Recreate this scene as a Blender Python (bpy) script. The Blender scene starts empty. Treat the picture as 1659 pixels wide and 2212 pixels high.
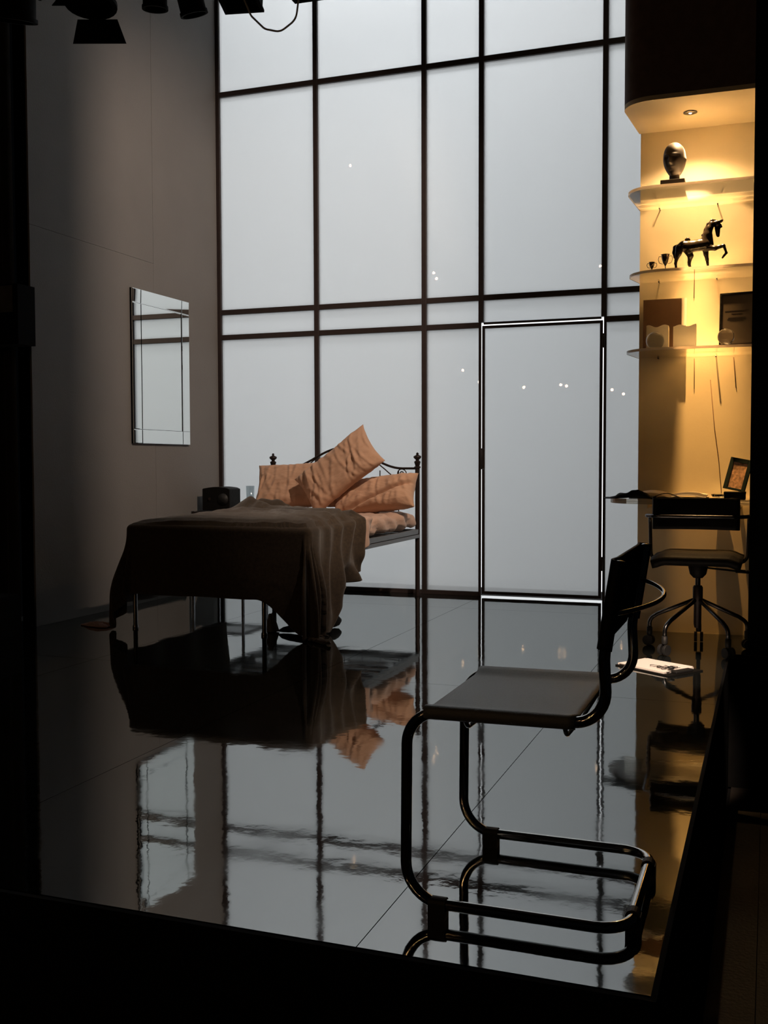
import bpy, bmesh, math, random
from mathutils import Vector, Matrix, noise
from math import sin, cos, pi, radians as R
random.seed(7)
sc = bpy.context.scene
COL = sc.collection

# ------------------------------------------------------------------ camera
cam_d = bpy.data.cameras.new('camera'); cam = bpy.data.objects.new('camera', cam_d); COL.objects.link(cam)
sc.camera = cam
YAW, PIT, ROLL, FPX = -0.3508564, -0.0469288, -0.0027208, 2278.52
cam_d.sensor_fit = 'VERTICAL'; cam_d.sensor_height = 36.0; cam_d.lens = FPX / 2212 * 36.0
cam_d.clip_start = 0.02; cam_d.clip_end = 100
fw = Vector((sin(YAW)*cos(PIT), cos(YAW)*cos(PIT), sin(PIT)))
r0 = Vector((cos(YAW), -sin(YAW), 0)); u0 = r0.cross(fw)
rt = cos(ROLL)*r0 + sin(ROLL)*u0; up = -sin(ROLL)*r0 + cos(ROLL)*u0
m = Matrix((rt, up, -fw)).transposed().to_4x4(); m.translation = Vector((0, 0, 1.0))
cam.matrix_world = m

# ------------------------------------------------------------------ world, exposure
w = bpy.data.worlds.new('world'); sc.world = w; w.use_nodes = True
w.node_tree.nodes['Background'].inputs[0].default_value = (0.5, 0.6, 0.7, 1)
w.node_tree.nodes['Background'].inputs[1].default_value = 0.0006
sc.view_settings.view_transform = 'Standard'; sc.view_settings.look = 'None'
sc.view_settings.exposure = 1.0; sc.view_settings.gamma = 1; sc.view_settings.use_curve_mapping = False

# ------------------------------------------------------------------ lamps
def look(o, target):
    d = Vector(target) - o.location
    o.rotation_euler = d.to_track_quat('-Z', 'Y').to_euler()
def lamp(name, kind, loc, target, power, color, **kw):
    d = bpy.data.lights.new(name, kind); d.energy = power; d.color = color
    for k, v in kw.items(): setattr(d, k, v)
    o = bpy.data.objects.new(name, d); COL.objects.link(o); o.location = loc; look(o, target)
    return o
# sky cloth behind the window: large soft back light and a smaller one high up
lamp('back_light', 'AREA', (-2.0, 9.0, 5.9), (-2.3, 7.6, 1.6), 66, (0.97, 0.975, 1.0), shape='RECTANGLE', size=4.0, size_y=0.35)
# front-of-house lantern on the bed and the left wall, with unseen blades added to cut its beam
LA = Vector((0.0, 4.6, 4.3))
lamp('bed_light', 'SPOT', LA, (-3.8, 6.9, 1.6), 300, (1.0, 0.78, 0.62), spot_size=R(66), spot_blend=0.7, shadow_soft_size=0.03)
# narrow pink lantern, unseen, added to brighten the clipboard
LD = Vector((-0.10, 1.6, 4.3))
lamp('clipboard_fill', 'SPOT', LD, (-0.50, 5.20, 0), 1150, (1.0, 0.74, 0.56), spot_size=R(8.5), spot_blend=0.5, shadow_soft_size=0.03)
# halogen in the soffit over the shelves
LC = Vector((-0.436, 6.07, 2.885))
lamp('shelf_downlight', 'SPOT', LC, (-0.38, 6.13, 0), 18, (1.0, 0.64, 0.31), spot_size=R(128), spot_blend=0.55, shadow_soft_size=0.02)
lamp('shelf_downlight', 'SPOT', LC, (-0.42, 6.24, 0), 540, (1.0, 0.60, 0.26), spot_size=R(35), spot_blend=1.0, shadow_soft_size=0.012)

# ------------------------------------------------------------------ materials
MATS = {}
def mat(name, col=(0.5,0.5,0.5), rough=0.5, metal=0.0, ior=1.5, trans=0.0, noise_amt=0.0, noise_scale=20, bump=0.0, bump_scale=60, emit=None, emit_s=0, spec=None, sheen=0, coat=0):
    if name in MATS: return MATS[name]
    mt = bpy.data.materials.new(name); mt.use_nodes = True; nt = mt.node_tree
    b = nt.nodes['Principled BSDF']
    b.inputs['Base Color'].default_value = (*col, 1); b.inputs['Roughness'].default_value = rough
    b.inputs['Metallic'].default_value = metal; b.inputs['IOR'].default_value = ior
    b.inputs['Transmission Weight'].default_value = trans
    if spec is not None: b.inputs['Specular IOR Level'].default_value = spec
    if sheen: b.inputs['Sheen Weight'].default_value = sheen
    if coat: b.inputs['Coat Weight'].default_value = coat
    if emit: b.inputs['Emission Color'].default_value = (*emit, 1); b.inputs['Emission Strength'].default_value = emit_s
    tc = nt.nodes.new('ShaderNodeTexCoord')
    if noise_amt:
        n = nt.nodes.new('ShaderNodeTexNoise'); n.inputs['Scale'].default_value = noise_scale; n.inputs['Detail'].default_value = 6
        nt.links.new(tc.outputs['Object'], n.inputs['Vector'])
        cr = nt.nodes.new('ShaderNodeValToRGB')
        a = 1 - noise_amt; c = 1 + noise_amt
        cr.color_ramp.elements[0].position = 0.3; cr.color_ramp.elements[1].position = 0.7
        cr.color_ramp.elements[0].color = (*[x*a for x in col], 1); cr.color_ramp.elements[1].color = (*[min(1, x*c) for x in col], 1)
        nt.links.new(n.outputs['Fac'], cr.inputs['Fac']); nt.links.new(cr.outputs['Color'], b.inputs['Base Color'])
    if bump:
        n2 = nt.nodes.new('ShaderNodeTexNoise'); n2.inputs['Scale'].default_value = bump_scale; n2.inputs['Detail'].default_value = 4
        nt.links.new(tc.outputs['Object'], n2.inputs['Vector'])
        bp = nt.nodes.new('ShaderNodeBump'); bp.inputs['Strength'].default_value = bump; bp.inputs['Distance'].default_value = 0.01
        nt.links.new(n2.outputs['Fac'], bp.inputs['Height']); nt.links.new(bp.outputs['Normal'], b.inputs['Normal'])
    MATS[name] = mt; return mt

def mat_mix(name, build):
    if name in MATS: return MATS[name]
    mt = bpy.data.materials.new(name); mt.use_nodes = True; nt = mt.node_tree; nt.nodes.clear()
    out = nt.nodes.new('ShaderNodeOutputMaterial'); nt.links.new(build(nt), out.inputs['Surface'])
    MATS[name] = mt; return mt
def N(nt, t, **kw):
    n = nt.nodes.new(t)
    for k, v in kw.items(): n.inputs[k].default_value = v
    return n
def mix(nt, fac, a, b):
    mx = nt.nodes.new('ShaderNodeMixShader')
    if isinstance(fac, float): mx.inputs[0].default_value = fac
    else: nt.links.new(fac, mx.inputs[0])
    nt.links.new(a, mx.inputs[1]); nt.links.new(b, mx.inputs[2]); return mx.outputs[0]
def b_pane(nt):      # frosted sheet: scatters the back light, glossy on the room side
    tl = N(nt, 'ShaderNodeBsdfTranslucent', Color=(0.86, 0.875, 0.88, 1))
    df = N(nt, 'ShaderNodeBsdfDiffuse', Color=(0.45, 0.46, 0.46, 1))
    gl = N(nt, 'ShaderNodeBsdfGlossy', Color=(1, 1, 1, 1), Roughness=0.004)
    fr = N(nt, 'ShaderNodeFresnel', IOR=1.45)
    tp = N(nt, 'ShaderNodeBsdfTransparent', Color=(0.90, 0.92, 0.92, 1))
    return mix(nt, fr.outputs[0], mix(nt, 0.75, tp.outputs[0], mix(nt, 0.1, tl.outputs[0], df.outputs[0])), gl.outputs[0])
M_pane = mat_mix('frosted_pane', b_pane)
def b_acr(d, tint, gr=0.06):
    def f(nt):
        tp = N(nt, 'ShaderNodeBsdfTransparent', Color=tint)
        tl = N(nt, 'ShaderNodeBsdfTranslucent', Color=(0.9, 0.88, 0.82, 1))
        df = N(nt, 'ShaderNodeBsdfDiffuse', Color=(0.8, 0.78, 0.72, 1))
        gl = N(nt, 'ShaderNodeBsdfGlossy', Color=(1, 1, 1, 1), Roughness=gr)
        fr = N(nt, 'ShaderNodeFresnel', IOR=1.45)
        sc_ = mix(nt, 0.5, tl.outputs[0], df.outputs[0])
        return mix(nt, fr.outputs[0], mix(nt, d, tp.outputs[0], sc_), gl.outputs[0])
    return f
M_shelf = mat_mix('frosted_acrylic', b_acr(0.06, (0.97, 0.95, 0.90, 1)))
M_shelf_edge = mat_mix('acrylic_edge', b_acr(0.75, (0.8, 0.6, 0.45, 1), 0.2))
def b_glass(nt):
    tp = N(nt, 'ShaderNodeBsdfTransparent', Color=(0.93, 0.96, 0.95, 1)); gl = N(nt, 'ShaderNodeBsdfGlossy', Color=(1, 1, 1, 1), Roughness=0.02)
    fr = N(nt, 'ShaderNodeFresnel', IOR=1.5); return mix(nt, fr.outputs[0], tp.outputs[0], gl.outputs[0])
M_thin = mat_mix('thin_glass', b_glass)
def b_floor(nt):
    b = N(nt, 'ShaderNodeBsdfGlossy', Color=(0.97, 1.0, 1.0, 1)); df = N(nt, 'ShaderNodeBsdfDiffuse', Color=(0.006, 0.0075, 0.0075, 1))
    fr = N(nt, 'ShaderNodeFresnel', IOR=1.33)
    fm = N(nt, 'ShaderNodeMath'); fm.operation = 'MULTIPLY_ADD'; fm.inputs[1].default_value = 0.50; fm.inputs[2].default_value = 0.31
    nt.links.new(fr.outputs[0], fm.inputs[0])
    tc = nt.nodes.new('ShaderNodeTexCoord')
    def nz(scale, det=2):
        n = N(nt, 'ShaderNodeTexNoise'); n.inputs['Scale'].default_value = scale; n.inputs['Detail'].default_value = det
        nt.links.new(tc.outputs['Object'], n.inputs['Vector']); return n
    n1 = nz(7); n2 = nz(38); n3 = nz(3.5, 8)
    ad = N(nt, 'ShaderNodeMath'); ad.operation = 'MULTIPLY_ADD'; ad.inputs[1].default_value = 0.16
    nt.links.new(n2.outputs['Fac'], ad.inputs[0]); nt.links.new(n1.outputs['Fac'], ad.inputs[2])
    bp = N(nt, 'ShaderNodeBump'); bp.inputs['Strength'].default_value = 0.16; bp.inputs['Distance'].default_value = 0.0022
    nt.links.new(ad.outputs[0], bp.inputs['Height']); nt.links.new(bp.outputs['Normal'], b.inputs['Normal'])
    mr = N(nt, 'ShaderNodeMapRange'); mr.inputs[1].default_value = 0.35; mr.inputs[2].default_value = 0.8; mr.inputs[3].default_value = 0.02; mr.inputs[4].default_value = 0.075
    nt.links.new(n3.outputs['Fac'], mr.inputs[0]); nt.links.new(mr.outputs[0], b.inputs['Roughness'])
    return mix(nt, fm.outputs[0], df.outputs[0], b.outputs[0])
M_floor = mat_mix('glossy_black_floor', b_floor)
M_black = mat('matte_black', (0.003, 0.003, 0.003), 0.9, noise_amt=0.2, spec=0.1)
M_drape = mat('black_serge', (0.006, 0.005, 0.005), 0.95, noise_amt=0.3, sheen=0.1)
M_frame = mat('dark_window_paint', (0.03, 0.020, 0.019), 0.55, noise_amt=0.15)
M_wall = mat('grey_wall_paint', (0.155, 0.147, 0.138), 0.75, noise_amt=0.04, noise_scale=3, bump=0.15, bump_scale=90)
M_cream = mat('cream_wall_paint', (0.80, 0.69, 0.47), 0.75, noise_amt=0.03, noise_scale=6, bump=0.03, bump_scale=80)
M_fascia = mat('brown_fascia_paint', (0.14, 0.09, 0.075), 0.8, noise_amt=0.15)
M_lowfloor = mat('scuffed_dark_boards', (0.015, 0.011, 0.008), 0.6, noise_amt=0.45, noise_scale=9, bump=0.3)
M_mirror = mat('mirror_silver', (0.86, 0.88, 0.86), 0.01, 1.0)
M_chrome = mat('chrome', (0.62, 0.60, 0.58), 0.07, 1.0)
M_dchrome = mat('dull_chrome', (0.20, 0.20, 0.21), 0.25, 1.0)
M_bedmetal = mat('grey_bed_metal', (0.16, 0.165, 0.17), 0.4, 0.6)
M_dark_iron = mat('dark_iron', (0.03, 0.02, 0.018), 0.4, 0.5)
M_pillow = mat('peach_cotton', (0.53, 0.32, 0.21), 0.85, noise_amt=0.03, noise_scale=8, bump=0.15, bump_scale=140, sheen=0.15)
M_sheet = mat('pale_peach_sheet', (0.50, 0.33, 0.25), 0.85, noise_amt=0.05, noise_scale=15, bump=0.25, bump_scale=140, sheen=0.15)
M_blanket = mat('brown_wool', (0.050, 0.033, 0.019), 0.95, noise_amt=0.3, noise_scale=55, bump=0.4, bump_scale=420, sheen=0.25)
M_canvas = mat('grey_sling_fabric', (0.14, 0.152, 0.16), 0.4, noise_amt=0.12, noise_scale=250, bump=0.25, bump_scale=500)
M_leather = mat('black_leather', (0.005, 0.0045, 0.004), 0.6, bump=0.2, spec=0.15)
M_rubber = mat('black_rubber', (0.008, 0.008, 0.008), 0.6)
M_bronze = mat('dark_bronze', (0.012, 0.009, 0.007), 0.16, 0.3, coat=0.6)
M_plaster = mat('brown_stone', (0.065, 0.05, 0.04), 0.6, noise_amt=0.1)
M_silver = mat('tarnished_silver', (0.35, 0.30, 0.24), 0.18, 1.0)
M_wax = mat('ivory_wax', (0.88, 0.82, 0.68), 0.5)
M_glass = mat('clear_crystal', (1, 1, 1), 0.0, 0.0, 1.5, 1.0)
M_paper = mat('white_paper', (0.80, 0.74, 0.68), 0.8)
M_tan = mat('tan_page', (0.70, 0.60, 0.45), 0.8)
M_board = mat('brown_board', (0.12, 0.065, 0.035), 0.7, noise_amt=0.1)
M_ink = mat('dark_ink', (0.03, 0.02, 0.015), 0.7)
M_bulb = mat('lamp_glow', (1, 1, 1), emit=(1.0, 0.82, 0.62), emit_s=60)
M_star = mat('warm_lamp_glow', (1, 1, 1), emit=(1.0, 0.58, 0.27), emit_s=150)

# ------------------------------------------------------------------ builders
class G:
    "collects vertices and faces for one mesh"
    def __init__(s): s.v = []; s.f = []
    def add(s, vs, fs):
        o = len(s.v); s.v += [Vector(p) for p in vs]; s.f += [[i+o for i in f] for f in fs]; return s
    def box(s, a, b, rot=None, c=None):
        (x0,y0,z0),(x1,y1,z1) = a, b
        vs = [Vector(p) for p in ((x0,y0,z0),(x1,y0,z0),(x1,y1,z0),(x0,y1,z0),(x0,y0,z1),(x1,y0,z1),(x1,y1,z1),(x0,y1,z1))]
        if rot is not None:
            cc = Vector(c) if c else Vector(((x0+x1)/2,(y0+y1)/2,(z0+z1)/2))
            vs = [cc + rot @ (p-cc) for p in vs]
        return s.add(vs, [(0,3,2,1),(4,5,6,7),(0,1,5,4),(1,2,6,5),(2,3,7,6),(3,0,4,7)])
    def tube(s, pts, r, n=14, closed=False, caps=True):
        pts = [Vector(p) for p in pts]; k = len(pts)
        rs = r if isinstance(r, (list, tuple)) else [r]*k
        tan = []
        for i in range(k):
            a = pts[(i-1) % k] if (i or closed) else pts[0]; b = pts[(i+1) % k] if (i < k-1 or closed) else pts[-1]
            tan.append((b-a).normalized())
        t0 = tan[0]; nrm = t0.orthogonal().normalized(); vs = []
        for i in range(k):
            if i: 
                q = tan[i-1].rotation_difference(tan[i]); nrm = q @ nrm
            nrm = (nrm - tan[i]*nrm.dot(tan[i])).normalized(); bi = tan[i].cross(nrm)
            for j in range(n):
                a = 2*pi*j/n; vs.append(pts[i] + (nrm*cos(a)+bi*sin(a))*rs[i])
        fs = []
        for i in range(k if closed else k-1):
            for j in range(n):
                a = i*n+j; b = i*n+(j+1) % n; i2 = (i+1) % k
                fs.append((a, b, i2*n+(j+1) % n, i2*n+j))
        if caps and not closed: fs.append(list(range(n))[::-1]); fs.append([(k-1)*n+j for j in range(n)])
        return s.add(vs, fs)
    def lathe(s, prof, c=(0,0,0), n=28, axis='z'):
        vs = []; k = len(prof)
        for r, z in prof:
            for j in range(n):
                a = 2*pi*j/n; p = Vector((r*cos(a), r*sin(a), z))
                if axis == 'x': p = Vector((p.z, p.x, p.y))
                if axis == 'y': p = Vector((p.x, p.z, p.y))
                vs.append(p+Vector(c))
        fs = [(i*n+j, i*n+(j+1) % n, (i+1)*n+(j+1) % n, (i+1)*n+j) for i in range(k-1) for j in range(n)]
        fs.append(list(range(n))[::-1]); fs.append([(k-1)*n+j for j in range(n)])
        return s.add(vs, fs)
    def prism(s, poly, z0, z1):
        n = len(poly); vs = [(x, y, z0) for x, y in poly]+[(x, y, z1) for x, y in poly]
        return s.add(vs, [list(range(n))[::-1], [n+i for i in range(n)]]+[(i, (i+1) % n, n+(i+1) % n, n+i) for i in range(n)])
    def grid(s, nu, nv, fn):
        vs = [fn(i/nu, j/nv) for j in range(nv+1) for i in range(nu+1)]
        return s.add(vs, [(j*(nu+1)+i, j*(nu+1)+i+1, (j+1)*(nu+1)+i+1, (j+1)*(nu+1)+i) for j in range(nv) for i in range(nu)])
    def mesh(s, name, mt, parent=None, smooth=False, bevel=0, sub=0, solid=0, ang=None):
        o0 = parent.matrix_world.translation if (parent and parent.type == 'EMPTY') else Vector()
        p = parent
        off = Vector()
        while p: off += p.location; p = p.parent
        me = bpy.data.meshes.new(name); me.from_pydata([v-off for v in s.v], [], s.f)
        bm = bmesh.new(); bm.from_mesh(me); bmesh.ops.recalc_face_normals(bm, faces=bm.faces); bm.to_mesh(me); bm.free()
        o = bpy.data.objects.new(name, me); COL.objects.link(o); o.parent = parent
        if mt: me.materials.append(mt)
        if smooth:
            for f in me.polygons: f.use_smooth = True
            if ang:
                me.set_sharp_from_angle(angle=R(ang))
        if solid:
            md = o.modifiers.new('solid', 'SOLIDIFY'); md.thickness = solid; md.offset = 0
        if bevel:
            md = o.modifiers.new('bevel', 'BEVEL'); md.width = bevel; md.segments = 2; md.limit_method = 'ANGLE'
        if sub:
            md = o.modifiers.new('sub', 'SUBSURF'); md.levels = sub; md.render_levels = sub
        return o
def tag(o, label, cat, group=None, kind=None):
    if label: o['label'] = label
    if cat: o['category'] = cat
    if group: o['group'] = group
    if kind: o['kind'] = kind
    return o
def thing(name, label, cat, loc, group=None, kind=None):
    o = bpy.data.objects.new(name, None); COL.objects.link(o); o.location = loc; o.empty_display_size = 0.05
    return tag(o, label, cat, group, kind)
def structure(o): o['kind'] = 'structure'; return o
def bx(a, b): return G().box(a, b)
def fillet(pts, rad, seg=8, closed=False):
    "rounds the corners of a polyline"
    pts = [Vector(p) for p in pts]; out = []; k = len(pts)
    for i, p in enumerate(pts):
        if not closed and i in (0, k-1): out.append(p); continue
        a = pts[(i-1) % k]; b = pts[(i+1) % k]; r = rad[i] if isinstance(rad, (list, tuple)) else rad
        d1 = (a-p); d2 = (b-p); an = d1.angle(d2); t = min(r/math.tan(an/2), d1.length*.49, d2.length*.49)
        p1 = p+d1.normalized()*t; p2 = p+d2.normalized()*t; rr = t*math.tan(an/2)
        c = p+(d1.normalized()+d2.normalized()).normalized()*(rr/sin(an/2))
        v1 = (p1-c).normalized(); v2 = (p2-c).normalized(); th = v1.angle(v2)
        for q in range(seg+1):
            s = q/seg
            out.append(c+(v1*sin((1-s)*th)+v2*sin(s*th))/sin(th)*rr)
    return out
def fbm(x, y, z=0, o=4): return noise.fractal(Vector((x, y, z)), 0.8, 2.0, o)
def gs(x, s): return math.exp(-(x/s)**2)
def sst(a, b, x):
    t = max(0, min(1, (x-a)/(b-a))); return t*t*(3-2*t)

# ================================================================== SETTING
FE, RE, WX, WY = 1.977, -0.197, -4.209, 7.6306
# stage floor: sheets laid on a black platform
fl = bx((-4.6, FE, -0.02), (RE, 5.73, -0.004)).box((-4.6, 5.73, -0.02), (1.5, 8.2, -0.004)).mesh('floor', M_black); structure(fl)
gx = [-4.45, -3.23, -2.01, -0.79, RE]; gy = [FE, 4.51, 6.95, 7.66]
for i in range(4):
    for j in range(3):
        x0, x1, y0, y1 = gx[i], gx[i+1], gy[j], gy[j+1]
        bx((x0+.0012, y0+.0012, -0.004), (x1-(.0012 if i < 3 else 0), y1-.0012, 0)).mesh('floor_panel', M_floor, fl)
bx((RE+.001, 5.73, -0.004), (1.4, 6.95, 0)).mesh('floor_panel', M_floor, fl)
pl = bx((-4.6, FE+.02, -0.70), (RE-.01, 5.73, -0.021)).box((-4.6, 5.73, -0.70), (1.5, 8.2, -0.021)).mesh('trim_1', M_black); structure(pl)
fa = bx((-4.6, FE-.012, -0.70), (RE, FE+.008, 0.0)).box((RE-.0, FE-.012, -0.70), (RE+.012, 5.73, 0.0)).mesh('trim_2', M_black); structure(fa)
# auditorium floor boards, lower
lf = bx((-6.5, -4.5, -0.74), (3.5, 6.9, -0.712)).mesh('floor_lower', M_black); structure(lf)
for i in range(24):
    xx = -0.17+i*0.15
    if xx < 3.3: bx((xx+.001, -4.4, -0.712), (xx+.148, 6.0, -0.70-.001*(i % 2))).mesh('floor_board', M_lowfloor, lf)
# left wall of painted flats
wl = bx((WX-.10, 5.30, 0), (WX-.012, 7.67, 5.4)).mesh('wall_left', M_black); structure(wl)
for (y0, y1, z0, z1) in ((5.30, 6.6615, 0, 2.44), (5.30, 6.66, 2.4415, 4.88), (6.663, 7.60, 0, 4.88), (5.30, 7.60, 4.883, 5.4)):
    bx((WX-.012, y0, z0), (WX, y1, z1)).mesh('wall_panel', M_wall, wl, bevel=.0008)
# ceiling far above, black
cl = bx((-7, -4.5, 6.4), (4, 11.2, 6.5)).mesh('ceiling', M_black); structure(cl)
# glowing sky cloth behind the window, lit through from its far side
sk = bx((-6.3, 10.6, -0.6), (-0.7, 10.62, 6.1)).mesh('wall_back', mat('backlit_sky_cloth', (.8, .8, .8), .9, emit=(0.965, 0.98, 1.0), emit_s=0.66)); structure(sk)
# window ---------------------------------------------------------------
XS = [-4.190, -3.344, -2.461, -2.020, -1.122, -0.30]; ZT, ZU, ZL, ZH = 3.938, 2.211, 2.013, 5.35
win = bx((WX-.012, WY-.03, ZH), (0.5, WY+.05, ZH+.06)).mesh('window_1', M_frame); structure(win)
Y0, Y1, HW = WY-.024, WY+.030, 0.0185
def member(name, a, b, par=win): return bx(a, b).mesh(name, M_frame, par, bevel=.002)
member('mullion', (WX-.012, Y0, 0), (-4.181, Y1, ZH))
for i in (1, 2): member('mullion', (XS[i]-HW, Y0, 0), (XS[i]+HW, Y1, ZH))
for i in (3, 4):
    member('mullion', (XS[i]-HW, Y0, ZL+.018), (XS[i]+HW, Y1, ZH))
YD = Y0+.026
member('mullion', (XS[3]-HW, Y0+.008, 0), (XS[3]+.000, YD, ZL+.018)); member('mullion', (XS[4]-.000, Y0+.008, 0), (XS[4]+HW, YD, ZL+.018))
member('mullion', (0.40, Y0, 0), (0.44, Y1, ZH))
XX = [-4.181, XS[1], XS[2], XS[3], XS[4], 0.40]
for i in range(5):
    a = XX[i]+(HW if i else 0); b = XX[i+1]-(HW if i < 4 else 0)
    for z in (ZT, ZU): member('rail', (a, Y0+.001, z-.02), (b, Y1-.001, z+.02))
    if i != 3:
        member('rail', (a, Y0+.001, ZL-.022), (b, Y1-.001, ZL+.018)); member('rail', (a, Y0+.001, 0.0), (b, Y1-.001, 0.032))
    else: member('rail', (a, Y0+.008, ZL+.002), (b, YD, ZL+.018))
    for (z0, z1) in ((.032, ZL-.022), (ZL+.018, ZU-.02), (ZU+.02, ZT-.02), (ZT+.02, ZH)):
        if i == 3 and z0 < .1: continue
        bx((a-.004, WY-.003, z0-.004), (b+.004, WY+.003, z1+.004)).mesh('pane', M_pane, win)
# door leaf with a gap all round ----------------------------------------
dr = bx((XS[3]+.008, Y0+.008, .016), (XS[3]+.028, YD, ZL-.008)).mesh('door_1', M_frame, bevel=.002); structure(dr)
dx0, dx1, dz0, dz1 = XS[3]+.008, XS[4]-.008, .016, ZL-.008
bx((dx1-.020, Y0+.008, dz0), (dx1, YD, dz1)).mesh('stile', M_frame, dr, bevel=.002)
bx((dx0+.02, Y0+.008, dz1-.02), (dx1-.02, YD, dz1)).mesh('rail', M_frame, dr); bx((dx0+.02, Y0+.008, dz0), (dx1-.02, YD, dz0+.022)).mesh('rail', M_frame, dr)
bx((dx0+.010, YD-.012, dz0+.010), (dx1-.010, YD-.007, dz1-.010)).mesh('pane', M_pane, dr)
for z in (1.86, 0.27):
    bx((dx1-.004, Y0-.006, z-.045), (XS[4]+.004, Y0+.016, z+.045)).lathe([(0.008, z-.05), (0.008, z+.05)], (dx1+.008, Y0-.004, 0), 12).mesh('hinge', M_frame, dr)
G().tube([(dx0+.010, Y0-.0, .95), (dx0+.010, Y0-.035, .95), (dx0+.012, Y0-.04, 1.10), (dx0+.010, Y0, 1.10)], .006, 8).mesh('door_handle', M_frame, dr, smooth=True)
# shelf wall ------------------------------------------------------------
AX0, AX1, AY = -0.733, 0.5, 6.37
aw = bx((AX0, AY, 0), (AX1, AY+.10, 5.4)).mesh('wall_right', M_cream); structure(aw)
def dshape(x0, xr, yf, yb, rx, ry, n=14, xb=None):
    "footprint: straight back on the wall, straight front, rounded left end"
    pts = [(xr, yb), (xr, yf), (x0+rx, yf)]
    for i in range(1, n+1):
        a = pi/2*i/n; pts.append((x0+rx-rx*sin(a), yf+ry-ry*cos(a)))
    pts.append((xb if xb is not None else x0, yb)); return pts
RX = -0.07
sf = G().prism(dshape(-0.772, RX, 5.800, AY-.001, .16, .15, xb=-.742), 2.93, 5.4).mesh('trim_3', M_fascia); structure(sf)
G().prism(dshape(-0.772, RX, 5.800, AY-.001, .16, .15, xb=-.742), 2.905, 2.929).mesh('soffit_board', M_cream, sf)
# black masking to the right of the shelves and right-hand riser ---------
mk = bx((-0.092, 5.735, 0.001), (1.6, 5.785, 5.4)).box((-0.098, 5.786, 0.001), (-0.07, AY-.002, 5.4)).mesh('wall_front_right', M_black); structure(mk)

# downlight
dl = thing('downlight', 'small round halogen downlight glowing in the cream underside above the shelves', 'light', (LC.x, LC.y, 2.905))
G().lathe([(0.030, 2.898), (0.037, 2.9), (0.037, 2.9049), (0.024, 2.9049), (0.024, 2.9)], (LC.x, LC.y, 0), 24).mesh('trim_ring', M_dchrome, dl, smooth=True)
G().lathe([(0.0005, 2.8975), (0.020, 2.899), (0.0235, 2.9045)], (LC.x, LC.y, 0), 20).mesh('bulb', M_bulb, dl, smooth=True)

# ================================================================== SHELVES
def shelf(z, x0, yf, lbl, rx=.15, ry=.16, th=.014, xb=-.736):
    t = thing('wall_shelf', lbl, 'shelf', (-0.4, AY-.001, z))
    f = dshape(x0, RX-.03, yf, AY-.001, rx, ry, xb=xb)
    G().prism(dshape(x0+.006, RX-.032, yf+.006, AY-.0015, rx-.004, ry-.004, xb=xb+.004), z-th+.001, z-.001).mesh('shelf_board', M_shelf, t)
    g = G(); fr = f[1:-1] + [f[-1]]
    inner = dshape(x0+.005, RX-.03, yf+.005, AY-.001, rx-.003, ry-.003, xb=xb+.004)[1:]
    n = len(fr)
    vs = [(x, y, z-th) for x, y in fr]+[(x, y, z) for x, y in fr]+[(x, y, z) for x, y in inner]+[(x, y, z-th) for x, y in inner]
    fs = []
    for i in range(n-1):
        for k in range(4):
            a = k*n; b = ((k+1) % 4)*n
            fs.append((a+i, a+i+1, b+i+1, b+i))
    fs += [(0, n, 2*n, 3*n), (n-1, 4*n-1, 3*n-1, 2*n-1)]
    g.add(vs, fs); g.mesh('shelf_edge', M_shelf_edge, t, smooth=True, ang=40)
    for xx in (-.62, -.30):
        G().lathe([(0.004, 0), (0.004, .05)], (xx, AY-.052, z-th-.004), 8, 'y').mesh('support_pin', M_dchrome, t, smooth=True)
    return t
Z1, Z2, Z3, ZD = 2.475, 2.056, 1.618, 0.795
shelf(Z1, -0.757, 5.852, 'topmost frosted shelf with rounded left end, carrying the head bust')
shelf(Z2, -0.770, 6.00, 'middle frosted shelf with rounded left end, carrying the black horse', rx=.2, ry=.2)
shelf(Z3, -0.770, 5.90, 'lowest frosted shelf with candles and crystal balls', rx=.2, ry=.2)
# desk slab
dk = thing('wall_desk', 'pale wall-mounted desk slab with rounded left end behind the swivel chair', 'desk', (-0.4, AY-.001, ZD))
M_desk = mat_mix('frosted_desk', b_acr(0.25, (0.97, 0.94, 0.88, 1), .15))
G().prism(dshape(-0.865, RX-.03, 5.90, AY-.001, .30, .28, xb=-.80), ZD-.028, ZD).mesh('desk_top', M_desk, dk, bevel=.002)
for xx in (-.66, -.16): G().prism([(xx-.01, AY-.001), (xx+.01, AY-.001), (xx+.01, AY-.25), (xx-.01, AY-.25)], ZD-.058, ZD-.029).mesh('bracket', M_cream, dk)

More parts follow.
